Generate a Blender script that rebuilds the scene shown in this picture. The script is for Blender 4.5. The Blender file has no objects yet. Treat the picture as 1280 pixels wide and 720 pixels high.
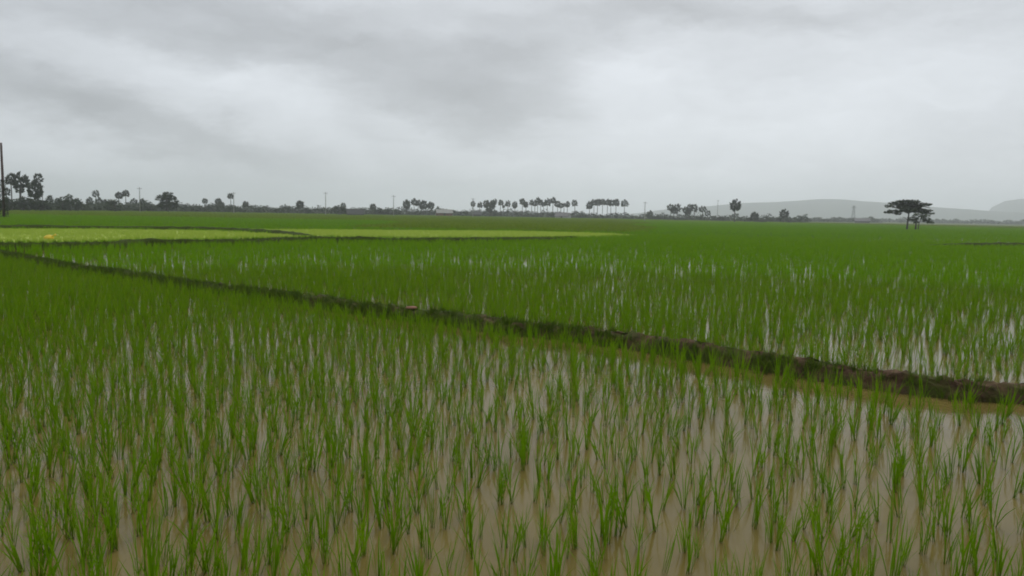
import bpy, math, random
import numpy as np
from mathutils import Vector, Matrix

# ------------------------------------------------------------------ camera, sky, sun, exposure
SC = bpy.context.scene
COL = SC.collection
W0, H0, F0 = 1280.0, 720.0, 1004.0          # photograph size and focal length in pixels
CAM_Z = 1.9
PITCH, ROLL = math.radians(5.27), math.radians(1.03)
CAM_R = Matrix.Rotation(math.pi / 2 - PITCH, 3, 'X') @ Matrix.Rotation(ROLL, 3, 'Z')
CAM_P = Vector((0, 0, CAM_Z))
cd = bpy.data.cameras.new('camera'); cam = bpy.data.objects.new('camera', cd); COL.objects.link(cam)
cam.matrix_world = Matrix.Translation(CAM_P) @ CAM_R.to_4x4()
cd.sensor_width = 36; cd.lens = 36 * F0 / W0; cd.clip_start = 0.05; cd.clip_end = 60000
SC.camera = cam

def pdir(px, py):
    return (CAM_R @ Vector(((px - W0 / 2) / F0, -(py - H0 / 2) / F0, -1))).normalized()

SUN_EL, SUN_AZ = math.radians(47), math.radians(14)
world = bpy.data.worlds.new('World'); SC.world = world; world.use_nodes = True
wn, wl = world.node_tree.nodes, world.node_tree.links
wn.clear()

def build_sky():
    def N(t, **k):
        n = wn.new(t)
        for a, b in k.items(): setattr(n, a, b)
        return n
    def M(op, a, b=None, c=None):
        n = N('ShaderNodeMath', operation=op)
        for i, v in enumerate((a, b, c)):
            if v is None: continue
            if isinstance(v, (int, float)): n.inputs[i].default_value = v
            else: wl.new(v, n.inputs[i])
        return n.outputs[0]
    tc = N('ShaderNodeTexCoord')
    # wispy displacement of the direction
    n1 = N('ShaderNodeTexNoise'); n1.inputs['Scale'].default_value = 5.0; n1.inputs['Detail'].default_value = 7; n1.inputs['Roughness'].default_value = .62
    mp = N('ShaderNodeMapping'); mp.inputs['Scale'].default_value = (1, 1, 2.6)
    wl.new(tc.outputs['Generated'], mp.inputs['Vector']); wl.new(mp.outputs[0], n1.inputs['Vector'])
    off = N('ShaderNodeVectorMath', operation='SUBTRACT'); wl.new(n1.outputs['Color'], off.inputs[0]); off.inputs[1].default_value = (.5, .5, .5)
    sc = N('ShaderNodeVectorMath', operation='SCALE'); wl.new(off.outputs[0], sc.inputs[0]); sc.inputs['Scale'].default_value = .13
    ad = N('ShaderNodeVectorMath', operation='ADD'); wl.new(tc.outputs['Generated'], ad.inputs[0]); wl.new(sc.outputs[0], ad.inputs[1])
    sp = N('ShaderNodeSeparateXYZ'); wl.new(ad.outputs[0], sp.inputs[0])
    az = M('ARCTAN2', sp.outputs['X'], sp.outputs['Y'])
    el = M('ARCSINE', M('MINIMUM', M('MAXIMUM', sp.outputs['Z'], -.999), .999))
    # even cloud field all round
    n2 = N('ShaderNodeTexNoise'); n2.inputs['Scale'].default_value = 4.0; n2.inputs['Detail'].default_value = 8; n2.inputs['Roughness'].default_value = .58
    mp2 = N('ShaderNodeMapping'); mp2.inputs['Scale'].default_value = (1, 1, 3.0); mp2.inputs['Location'].default_value = (3.1, .4, 1.7)
    wl.new(ad.outputs[0], mp2.inputs['Vector']); wl.new(mp2.outputs[0], n2.inputs['Vector'])
    val = M('ADD', M('MULTIPLY', M('SUBTRACT', n2.outputs['Fac'], .5), .50), .640)
    # paler towards the horizon all round
    val = M('ADD', val, M('MULTIPLY', M('EXPONENT', M('MULTIPLY', M('MULTIPLY', el, el), -55.0)), .15))
    # the cloud masses: centre and half widths in degrees of sky, tilt, brightness change
    lobes = SKY_LOBES
    for (px, py, sx, sy, rot, amp) in lobes:
        d = pdir(px, py); a0 = math.atan2(d.x, d.y); e0 = math.asin(d.z)
        da, de = M('SUBTRACT', az, a0), M('SUBTRACT', el, e0)
        c, s = math.cos(math.radians(rot)), math.sin(math.radians(rot))
        u = M('ADD', M('MULTIPLY', da, c), M('MULTIPLY', de, s))
        v = M('SUBTRACT', M('MULTIPLY', de, c), M('MULTIPLY', da, s))
        u, v = M('DIVIDE', u, sx / F0), M('DIVIDE', v, sy / F0)
        q = M('ADD', M('MULTIPLY', u, u), M('MULTIPLY', v, v))
        g = M('EXPONENT', M('MULTIPLY', M('POWER', q, 1.5), -.8))
        val = M('ADD', val, M('MULTIPLY', g, amp))
    rgb = N('ShaderNodeCombineXYZ')
    for i, k in enumerate((9.5, 10.0, 10.65)): wl.new(M('MULTIPLY', val, k), rgb.inputs[i])
    sky = N('ShaderNodeTexSky', sky_type='NISHITA'); sky.sun_disc = False
    sky.sun_elevation = SUN_EL; sky.sun_rotation = SUN_AZ; sky.dust_density = 4
    mix = N('ShaderNodeMix', data_type='RGBA'); mix.inputs[0].default_value = .96      # cloud cover
    wl.new(sky.outputs[0], mix.inputs[6]); wl.new(rgb.outputs[0], mix.inputs[7])
    bg = N('ShaderNodeBackground'); bg.inputs['Strength'].default_value = .1
    wl.new(mix.outputs[2], bg.inputs['Color'])
    out = N('ShaderNodeOutputWorld'); wl.new(bg.outputs[0], out.inputs['Surface'])

SKY_LOBES = [
    # px, py, half width, half height, tilt (deg, ccw in az/el), amplitude
    (0, 115, 130, 36, -12, -.19), (90, 12, 260, 34, 0, -.09), (110, 75, 70, 26, 0, .03),
    (40, 178, 150, 22, -12, .13), (270, 112, 110, 32, -10, .11),
    (210, 168, 160, 17, -14, -.13), (330, 188, 80, 14, -8, -.07), (450, 72, 200, 36, -18, -.11),
    (640, 108, 110, 44, 14, -.14), (575, 192, 95, 22, -20, .10), (410, 165, 60, 26, -50, .06),
    (780, 128, 60, 40, -40, .10), (1000, 125, 260, 90, 0, .09),
    (940, 20, 130, 18, -8, -.09), (720, 30, 170, 30, 14, -.11), (610, 230, 110, 10, 0, -.04),
]
build_sky()
sl = bpy.data.lights.new('sun', 'SUN'); sun = bpy.data.objects.new('sun', sl); COL.objects.link(sun)
sl.energy = 1.45; sl.angle = math.radians(35); sl.color = (1, .985, .96)
sd = Vector((math.sin(SUN_AZ) * math.cos(SUN_EL), math.cos(SUN_AZ) * math.cos(SUN_EL), math.sin(SUN_EL)))
sun.rotation_euler = sd.to_track_quat('Z', 'Y').to_euler()
vs = SC.view_settings; vs.view_transform = 'Standard'; vs.look = 'None'; vs.exposure = 0; vs.gamma = 1; vs.use_curve_mapping = False
SC.render.engine = 'CYCLES'
SC.cycles.use_denoising = True
SC.cycles.max_bounces = 6; SC.cycles.diffuse_bounces = 3; SC.cycles.glossy_bounces = 2
SC.cycles.transmission_bounces = 3; SC.cycles.volume_bounces = 3; SC.cycles.transparent_max_bounces = 8
SC.cycles.filter_width = 1.9

# ------------------------------------------------------------------ helpers
rng = np.random.default_rng(7); R = random.Random(11)

def ground(px, py, z=0.0):
    d = pdir(px, py); t = (z - CAM_Z) / d.z
    return CAM_P + d * t

def at_dist(px, py, dist):
    """point seen at a pixel, `dist` metres away along the ground"""
    d = pdir(px, py); t = dist / math.hypot(d.x, d.y)
    return CAM_P + d * t

def project(p):
    v = CAM_R.transposed() @ (Vector(p) - CAM_P)
    if v.z > -.01: return None
    return (W0 / 2 + F0 * v.x / -v.z, H0 / 2 - F0 * v.y / -v.z)

def tag(o, label=None, cat=None, group=None, kind=None):
    if label: o['label'] = label
    if cat: o['category'] = cat
    if group: o['group'] = group
    if kind: o['kind'] = kind
    return o

def mesh(name, v, f, mat=None, smooth=False, tattr=None):
    me = bpy.data.meshes.new(name)
    me.from_pydata([tuple(map(float, p)) for p in v], [], [tuple(map(int, q)) for q in f]); me.update()
    if mat: me.materials.append(mat)
    if smooth: me.polygons.foreach_set('use_smooth', [True] * len(me.polygons))
    if tattr is not None:
        a = me.attributes.new('t', 'FLOAT', 'POINT'); a.data.foreach_set('value', np.asarray(tattr, dtype=np.float32))
    return me

def obj(name, me, parent=None, loc=(0, 0, 0), rot=(0, 0, 0), scale=(1, 1, 1)):
    o = bpy.data.objects.new(name, me); COL.objects.link(o)
    o.location = loc; o.rotation_euler = rot; o.scale = scale
    if parent: o.parent = parent
    return o

def empty(name, loc, rz=0):
    o = bpy.data.objects.new(name, None); COL.objects.link(o); o.location = loc; o.rotation_euler = (0, 0, rz)
    o.empty_display_size = .3
    return o

class MB:
    def __init__(s): s.v, s.f, s.t = [], [], []
    def add(s, v, f, t=None):
        b = len(s.v); s.v += list(v); s.f += [tuple(i + b for i in q) for q in f]
        s.t += list(t) if t is not None else [0.0] * len(v)
    def tube(s, pts, radii, n=6):
        v, f = [], []
        for i, p in enumerate(pts):
            p = Vector(p)
            a = Vector(pts[min(i + 1, len(pts) - 1)]) - Vector(pts[max(i - 1, 0)]); a.normalize()
            u = a.cross(Vector((.31, .95, .05))); u.normalize(); w = a.cross(u)
            for k in range(n):
                g = 2 * math.pi * k / n
                v.append(p + (u * math.cos(g) + w * math.sin(g)) * radii[i])
        for i in range(len(pts) - 1):
            for k in range(n):
                f.append((i * n + k, i * n + (k + 1) % n, (i + 1) * n + (k + 1) % n, (i + 1) * n + k))
        f.append(tuple(range(n))[::-1]); f.append(tuple((len(pts) - 1) * n + k for k in range(n)))
        s.add(v, f)
    def box(s, lo, hi):
        x0, y0, z0 = lo; x1, y1, z1 = hi
        v = [(x0, y0, z0), (x1, y0, z0), (x1, y1, z0), (x0, y1, z0), (x0, y0, z1), (x1, y0, z1), (x1, y1, z1), (x0, y1, z1)]
        s.add(v, [(3, 2, 1, 0), (4, 5, 6, 7), (0, 1, 5, 4), (1, 2, 6, 5), (2, 3, 7, 6), (3, 0, 4, 7)])
    def mesh(s, name, mat, smooth=False, t=False): return mesh(name, s.v, s.f, mat, smooth, s.t if t else None)

def leaf_cloud(centres, normals_up, size, mb, rnd):
    """one small rhombic leaf spray per centre, random tilt"""
    for c in centres:
        a = rnd.uniform(0, 2 * math.pi); tilt = rnd.gauss(0, normals_up)
        u = Vector((math.cos(a), math.sin(a), math.sin(tilt) * .9)); u.normalize()
        w = u.cross(Vector((rnd.gauss(0, .5), rnd.gauss(0, .5), 1))); w.normalize()
        s = size * rnd.uniform(.55, 1.3)
        p = Vector(c)
        mb.add([p - u * s, p + w * s * .55 + u * s * .1, p + u * s, p - w * s * .55 - u * s * .05], [(0, 1, 2, 3)])

# ------------------------------------------------------------------ materials
def material(name):
    m = bpy.data.materials.new(name); m.use_nodes = True
    nt = m.node_tree; b = nt.nodes['Principled BSDF']
    return m, nt, b

def noise(nt, scale, detail=4, coord='Object', rough=.55, dist=0.0):
    tc = nt.nodes.new('ShaderNodeTexCoord'); n = nt.nodes.new('ShaderNodeTexNoise')
    n.inputs['Scale'].default_value = scale; n.inputs['Detail'].default_value = detail; n.inputs['Roughness'].default_value = rough; n.inputs['Distortion'].default_value = dist
    nt.links.new(tc.outputs[coord], n.inputs['Vector'])
    return n.outputs['Fac']

def ramp(nt, fac, stops):
    r = nt.nodes.new('ShaderNodeValToRGB'); nt.links.new(fac, r.inputs['Fac'])
    e = r.color_ramp.elements
    while len(e) < len(stops): e.new(.5)
    for el, (p, c) in zip(e, stops): el.position = p; el.color = (*c, 1)
    return r.outputs['Color']

def mixc(nt, fac, a, b, mode='MIX'):
    n = nt.nodes.new('ShaderNodeMix'); n.data_type = 'RGBA'; n.blend_type = mode
    for i, v in ((0, fac), (6, a), (7, b)):
        if isinstance(v, (int, float)): n.inputs[i].default_value = v
        elif isinstance(v, tuple): n.inputs[i].default_value = (*v, 1)
        else: nt.links.new(v, n.inputs[i])
    return n.outputs[2]

def leaf_mat(name, dark, light, base=None, trans=.35, rough=.55, spec=.25):
    m, nt, b = material(name)
    oi = nt.nodes.new('ShaderNodeObjectInfo')
    n = noise(nt, 2.0, 3)
    col = mixc(nt, oi.outputs['Random'], dark, light)
    col = mixc(nt, n, col, tuple(x * .75 for x in dark))
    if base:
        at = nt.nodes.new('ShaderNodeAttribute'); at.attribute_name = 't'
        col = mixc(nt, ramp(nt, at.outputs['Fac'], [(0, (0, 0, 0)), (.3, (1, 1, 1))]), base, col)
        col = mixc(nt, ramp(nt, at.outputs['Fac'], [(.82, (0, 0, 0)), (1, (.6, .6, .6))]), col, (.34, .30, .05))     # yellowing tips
    nt.links.new(col, b.inputs['Base Color'])
    b.inputs['Roughness'].default_value = rough; b.inputs['Specular IOR Level'].default_value = spec
    tr = nt.nodes.new('ShaderNodeBsdfTranslucent'); nt.links.new(col, tr.inputs['Color'])
    ms = nt.nodes.new('ShaderNodeMixShader'); ms.inputs[0].default_value = trans
    nt.links.new(b.outputs[0], ms.inputs[1]); nt.links.new(tr.outputs[0], ms.inputs[2])
    nt.links.new(ms.outputs[0], nt.nodes['Material Output'].inputs['Surface'])
    return m

M_RICE = leaf_mat('rice_leaf', (.125, .265, .003), (.210, .365, .007), base=(.060, .085, .008), spec=.03, rough=.7)  # base is stem colour, with the shade at the clump's foot painted in
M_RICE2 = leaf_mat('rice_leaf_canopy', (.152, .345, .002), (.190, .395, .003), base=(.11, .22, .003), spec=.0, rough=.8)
M_SEED = leaf_mat('seedbed_leaf', (.38, .50, .070), (.44, .55, .085), spec=.05)
M_SCRUB = leaf_mat('scrub_leaf', (.17, .265, .014), (.24, .320, .028), spec=.0)
M_BANKGRASS = leaf_mat('bank_grass', (.055, .105, .008), (.130, .185, .018), trans=.3, spec=.05)
M_PALM = leaf_mat('palm_leaf', (.024, .042, .014), (.040, .062, .020), trans=.12, rough=.45)
M_TREE = leaf_mat('tree_leaf', (.022, .042, .012), (.042, .068, .018), trans=.15, spec=.1)
M_TREEPALE = leaf_mat('tree_leaf_pale', (.09, .13, .07), (.11, .15, .085), trans=.3, spec=.1)

def plain(name, c, rough=.8, var=.3, scale=3.0, metallic=0):
    m, nt, b = material(name)
    col = ramp(nt, noise(nt, scale, 5), [(.3, tuple(x * (1 - var) for x in c)), (.7, tuple(min(1, x * (1 + var)) for x in c))])
    nt.links.new(col, b.inputs['Base Color']); b.inputs['Roughness'].default_value = rough; b.inputs['Metallic'].default_value = metallic
    return m

M_BARK = plain('bark', (.07, .06, .05), .9)
M_POLEWOOD = plain('pole_wood', (.075, .045, .040), .85, .3, 6)
M_CONCRETE = plain('concrete', (.30, .30, .28), .85, .15)
M_STEEL = plain('steel', (.25, .26, .27), .6, .1)
M_THATCH = plain('thatch', (.05, .05, .045), .95, .4, 2)
M_ROOFPALE = plain('pale_roof', (.22, .22, .19), .7, .15, .8)
M_ROOFGREY = plain('grey_roof', (.12, .11, .11), .7, .2, .8)
M_WALLRED = plain('red_wall', (.17, .085, .06), .85, .2, 1)
M_WALLWHITE = plain('white_wall', (.40, .40, .38), .85, .1, 1)
M_WALLDARK = plain('dark_wall', (.06, .055, .05), .9, .2, 1)
M_YELLOW = plain('yellow_plastic', (.72, .52, .03), .5, .12, 8)
M_CLOD = plain('red_clay', (.26, .12, .075), .9, .25, 20)

def earth_mat():
    m, nt, b = material('bank_earth')
    n = noise(nt, 9, 8, rough=.65)
    earth = ramp(nt, n, [(.3, (.035, .022, .014)), (.55, (.115, .070, .040)), (.75, (.200, .135, .080))])
    moss = ramp(nt, noise(nt, 30, 4), [(.3, (.024, .040, .005)), (.7, (.065, .088, .012))])
    at = nt.nodes.new('ShaderNodeAttribute'); at.attribute_name = 't'      # how overgrown the bank is here
    f = nt.nodes.new('ShaderNodeMath'); f.operation = 'ADD'; f.use_clamp = True
    nt.links.new(ramp(nt, noise(nt, 3, 5), [(.42, (0, 0, 0)), (.62, (1, 1, 1))]), f.inputs[0])
    sb = nt.nodes.new('ShaderNodeMath'); sb.operation = 'SUBTRACT'; nt.links.new(at.outputs['Fac'], sb.inputs[0]); sb.inputs[1].default_value = .35
    nt.links.new(sb.outputs[0], f.inputs[1])
    nt.links.new(mixc(nt, f.outputs[0], earth, moss), b.inputs['Base Color'])
    b.inputs['Roughness'].default_value = .9; b.inputs['Specular IOR Level'].default_value = .08
    bp = nt.nodes.new('ShaderNodeBump'); bp.inputs['Strength'].default_value = .9; bp.inputs['Distance'].default_value = .03
    nt.links.new(noise(nt, 26, 8, rough=.7), bp.inputs['Height']); nt.links.new(bp.outputs[0], b.inputs['Normal'])
    return m
M_EARTH = earth_mat()

def water_mat():
    m, nt, b = material('muddy_water')
    col = ramp(nt, noise(nt, .9, 5, dist=.6), [(.3, (.128, .097, .026)), (.7, (.178, .134, .040))])
    nt.links.new(col, b.inputs['Base Color'])
    b.inputs['Roughness'].default_value = .1; b.inputs['IOR'].default_value = 1.33; b.inputs['Specular IOR Level'].default_value = .22
    bp = nt.nodes.new('ShaderNodeBump'); bp.inputs['Strength'].default_value = .07; bp.inputs['Distance'].default_value = .02
    nt.links.new(noise(nt, 11, 3), bp.inputs['Height']); nt.links.new(bp.outputs[0], b.inputs['Normal'])
    return m
M_WATER = water_mat()

def ground_mat():
    m, nt, b = material('far_fields')
    tc = nt.nodes.new('ShaderNodeTexCoord'); mp = nt.nodes.new('ShaderNodeMapping'); mp.inputs['Scale'].default_value = (.006, .022, 1)
    nt.links.new(tc.outputs['Object'], mp.inputs['Vector'])
    n = nt.nodes.new('ShaderNodeTexNoise'); n.inputs['Scale'].default_value = 1; n.inputs['Detail'].default_value = 4
    nt.links.new(mp.outputs[0], n.inputs['Vector'])
    col = ramp(nt, n.outputs['Fac'], [(.3, (.055, .10, .018)), (.48, (.085, .115, .025)), (.6, (.13, .12, .045)), (.72, (.06, .11, .02))])
    fine = noise(nt, .8, 6)
    col = mixc(nt, .5, col, ramp(nt, fine, [(.3, (.03, .05, .01)), (.7, (.13, .16, .04))]))
    nt.links.new(col, b.inputs['Base Color']); b.inputs['Roughness'].default_value = .95; b.inputs['Specular IOR Level'].default_value = .1
    return m
M_GROUND = ground_mat()
M_SEEDGROUND = plain('seedbed_ground', (.40, .48, .075), .9, .12, .7)
M_HILL = plain('hill_forest', (.035, .05, .03), .95, .3, .01)

# ------------------------------------------------------------------ ground, water, hills
EXT = 5000.0
g = mesh('ground', [(-EXT, -EXT, -.06), (EXT, -EXT, -.06), (EXT, EXT, -.06), (-EXT, EXT, -.06)], [(0, 1, 2, 3)], M_GROUND)
tag(obj('ground', g), 'flat green and olive farmland reaching to the far tree line', 'ground', kind='structure')

def catmull(pts, step=.25):
    pts = [Vector(p) for p in pts]; out = []
    for i in range(len(pts) - 1):
        p0, p1, p2, p3 = pts[max(i - 1, 0)], pts[i], pts[i + 1], pts[min(i + 2, len(pts) - 1)]
        n = max(1, int((p2 - p1).length / step))
        for k in range(n):
            t = k / n
            out.append(.5 * ((2 * p1) + (p2 - p0) * t + (2 * p0 - 5 * p1 + 4 * p2 - p3) * t * t + (3 * p1 - p0 - 3 * p2 + p3) * t ** 3))
    out.append(pts[-1]); return out

def smooth_noise1(n, seed, period):
    r = np.random.default_rng(seed); k = r.normal(0, 1, int(n / period) + 4)
    x = np.arange(n) / period; i = x.astype(int); f = x - i; f = f * f * (3 - 2 * f)
    return k[i] * (1 - f) + k[i + 1] * f

B1_PX = [(-120, 304), (-40, 313), (0, 320), (40, 328), (90, 338), (160, 348), (250, 363), (330, 373), (400, 383), (470, 394), (560, 404), (640, 416),
         (720, 424), (800, 436), (900, 453), (980, 466), (1060, 479), (1140, 490), (1220, 497), (1300, 500), (1420, 505), (1650, 510)]
B1 = [ground(*p) for p in B1_PX]
B1 = [B1[0] + (B1[0] - B1[1]).normalized() * 25] + B1 + [B1[-1] + Vector((30, 1.0, 0))]
B2_PX = [(-220, 304), (-100, 303), (0, 302.5), (130, 301.5), (180, 299.5), (290, 298.5), (400, 295.5), (520, 297), (640, 296.5), (720, 295.3)]
B2 = [ground(px, py, .33) for px, py in B2_PX]; B2 = [Vector((p.x, p.y, 0)) for p in B2]
# main bank line as function x -> y
b1x = np.array([p.x for p in B1]); b1y = np.array([p.y for p in B1])
def bank_y(x): return np.interp(x, b1x, b1y)

def polygon(name, pts, z, mat):
    return mesh(name, [(p[0], p[1], z) for p in pts], [tuple(range(len(pts)))], mat)

w1 = polygon('paddy_water', [(p.x, p.y, 0) for p in B1] + [(60, -12, 0), (-70, -12, 0)], 0, M_WATER)
tag(obj('paddy_water', w1), 'muddy brown water of the near paddy in front of the bank', 'water', kind='structure')
far_line = [Vector((-120, 52, 0))] + B2 + [Vector((60, 100, 0)), Vector((160, 105, 0))]
w2 = polygon('paddy_water', [(p.x, p.y, 0) for p in B1][::-1] + [(p.x, p.y, 0) for p in far_line], .001, M_WATER)
tag(obj('paddy_water', w2), 'flooded paddy water behind the earth bank showing between dense rice', 'water', kind='structure')

def make_bank(name, pts, width, height, seed, over, step=.12, zb=-.08, label='', nseg=10, rough=1.0):
    line = catmull(pts, step); n = len(line)
    hn = smooth_noise1(n, seed, 9) * .15 + smooth_noise1(n, seed + 1, 2.5) * .11
    wn_ = smooth_noise1(n, seed + 2, 12) * .12; sn = smooth_noise1(n, seed + 3, 30) * .10
    mb = MB(); r = np.random.default_rng(seed)
    for i, p in enumerate(line):
        a = line[min(i + 1, n - 1)] - line[max(i - 1, 0)]; a.z = 0; a.normalize(); side = Vector((a.y, -a.x, 0))
        h = height * (1 + hn[i] * rough) * min(1, .25 + .75 * min(i, n - 1 - i) * step / 5.0); w = width * (1 + wn_[i]); ov = over(p)
        vs_ = []
        for k in range(nseg + 1):
            s = -1 + 2 * k / nseg
            prof = (1 - abs(s) ** 2.6)
            j = 0 if k in (0, nseg) else r.normal(0, .075)
            vs_.append(p + side * (s * w / 2 + sn[i] * width * .6 + r.normal(0, .02)) + Vector((0, 0, zb + (h - zb) * max(0, prof * (1 + j)))))
        mb.add(vs_, [], [ov] * len(vs_))
    m = nseg + 1
    for i in range(n - 1):
        for k in range(nseg): mb.f.append((i * m + k, i * m + k + 1, (i + 1) * m + k + 1, (i + 1) * m + k))
    o = obj(name, mb.mesh(name, M_EARTH, True, True))
    tag(o, label, 'earth bank', kind='structure')
    return line
over1 = lambda p: float(np.clip(.95 - (p.x + 3) / 8.0, .08, 1.0))
b1_line = make_bank('earth_bank', B1, .50, .18, 3, over1, step=.09, nseg=14, rough=.5, label='low muddy earth bank between two flooded paddies, bare brown at one end')
b2_line = make_bank('earth_bank', B2, .7, .31, 21, lambda p: 1.4, step=.4, nseg=6, rough=.35, label='dark grassy bank along the front of the pale seedbeds')

# pale seedbeds behind the second bank
SEED_A = [(-220, 283.5), (0, 284), (110, 284.3), (240, 286), (330, 289.5), (396, 294.2), (290, 297), (180, 298.3), (130, 300.2), (0, 301), (-220, 302.5)]
SEED_B = [(236, 284.6), (400, 285.3), (640, 287.3), (740, 289.6), (800, 292.2), (760, 294), (640, 295.6), (520, 296), (412, 294.4), (338, 289)]
def gp(px, py, z=.2):
    p = ground(px, py, z); return Vector((p.x, p.y, 0))
SEEDS = []
for k, (poly, lab) in enumerate(((SEED_A, 'pale yellow green nursery bed of rice seedlings holding a yellow bundle'), (SEED_B, 'long thin pale green nursery bed of rice seedlings in front of palms'))):
    pts = [gp(*q) for q in poly]; SEEDS.append(np.array([(p.x, p.y) for p in pts]))
    o = obj('seedbed', polygon('seedbed', pts, .06 + .004 * k, M_SEEDGROUND)); tag(o, lab, 'field', kind='structure')
b3 = [gp(*q, .25) for q in [(-150, 282), (0, 282.3), (110, 282.8), (250, 284.4), (330, 287.7), (400, 293)]]
make_bank('earth_bank', b3, 1.0, .30, 31, lambda p: 1.4, step=.6, nseg=6, rough=.35, label='thin dark bank running diagonally between the two pale seedbeds')
b4 = [gp(*q, .3) for q in [(1150, 303), (1220, 303.5), (1280, 304), (1400, 305)]]
make_bank('earth_bank', b4, .7, .31, 41, lambda p: 1.4, step=.5, nseg=6, rough=.35, label='short dark bank deep in the rice near the umbrella shaped trees')

def hill(name, prof, dist, depth, seed, label):
    line = []
    for px, py in prof:
        p = at_dist(px, py, dist); line.append(p)
    line = catmull(line, 35); n = len(line); r = np.random.default_rng(seed)
    jag = smooth_noise1(n, seed, 7) * 3.2 + smooth_noise1(n, seed + 5, 3) * 1.8 + smooth_noise1(n, seed + 1, 1.5) * .8
    mb = MB(); rows = 9
    for i, p in enumerate(line):
        d = Vector((p.x, p.y, 0)).normalized()
        for k in range(rows):
            s = -1 + 2 * k / (rows - 1)
            z = (p.z + jag[i]) * (1 - abs(s) ** 1.6) - .05
            mb.add([Vector((p.x, p.y, 0)) + d * s * depth + Vector((0, 0, max(z, -.05) + (r.normal(0, 1.2) if 0 < k < rows - 1 and k != rows // 2 else 0)))], [])
    for i in range(n - 1):
        for k in range(rows - 1): mb.f.append((i * rows + k, (i + 1) * rows + k, (i + 1) * rows + k + 1, i * rows + k + 1))
    tag(obj(name, mb.mesh(name, M_HILL, True)), label, 'hill', kind='structure')
hill('hills', [(735, 270), (790, 265.5), (840, 260), (890, 257), (930, 253.5), (975, 253), (1030, 250), (1080, 252.5), (1130, 256), (1180, 259.5), (1230, 262.5), (1290, 266), (1380, 272), (1450, 281)],
     3300, 380, 5, 'long low wooded ridge fading into mist behind the umbrella trees')
hill('hills', [(1205, 279.5), (1228, 270), (1240, 258), (1256, 250.5), (1275, 248), (1310, 247), (1380, 252), (1480, 268), (1560, 284)],
     4200, 400, 9, 'steep dim hill shoulder rising through mist beyond the low ridge')

# ------------------------------------------------------------------ rice
def rice_clump(seed, nb=(7, 11), h=.36, segs=4, width=.0078, spread=1.35):
    r = random.Random(seed); mb = MB()
    for _ in range(r.randint(*nb)):
        a = r.uniform(0, 2 * math.pi); L = h * r.uniform(.55, 1.08)
        lean = abs(r.gauss(0, .13)) * spread + .03; curl = r.uniform(.0, .75) * spread if r.random() < .75 else r.uniform(.8, 1.7)
        d = Vector((math.cos(a), math.sin(a), 0)); sd_ = Vector((-math.sin(a), math.cos(a), 0))
        tw = r.uniform(-.9, .9); sd_ = sd_ * math.cos(tw) + d * math.sin(tw)
        p = Vector((r.gauss(0, .011), r.gauss(0, .011), -.02)); ang = lean; w = width * r.uniform(.8, 1.3)
        v, t = [], []
        for s in range(segs + 1):
            u = s / segs
            ww = w * (.45 + 1.1 * u if u < .45 else .95 * (1 - (u - .45) / .55) ** .8 + .04)
            v += [p - sd_ * ww / 2, p + sd_ * ww / 2]; t += [u, u]
            p = p + (d * math.sin(ang) + Vector((0, 0, math.cos(ang)))) * (L / segs)
            ang += curl / segs * (1.6 * u + .2)
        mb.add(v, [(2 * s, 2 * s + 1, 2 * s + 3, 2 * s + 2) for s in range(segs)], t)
    return mb

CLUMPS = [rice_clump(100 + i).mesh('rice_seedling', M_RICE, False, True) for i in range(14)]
def proto(name, me):
    return bpy.data.objects.new(name, me)     # a shape for instancing, not linked to the scene

def rice_patch(seed, n=22, h=.36, size=1.0, mat=M_RICE2, width=.011, nb=(5, 7), segs=3, spread=1.1):
    r = random.Random(seed); mb = MB()
    for _ in range(n):
        c = rice_clump(r.randint(0, 10 ** 6), nb, h * r.uniform(.8, 1.12), segs, width, spread)
        ox, oy = r.uniform(-.5, .5) * size, r.uniform(-.5, .5) * size
        mb.add([Vector((p.x + ox, p.y + oy, p.z)) for p in c.v], c.f, c.t)
    return mb.mesh('rice_patch', mat, False, True)

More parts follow.
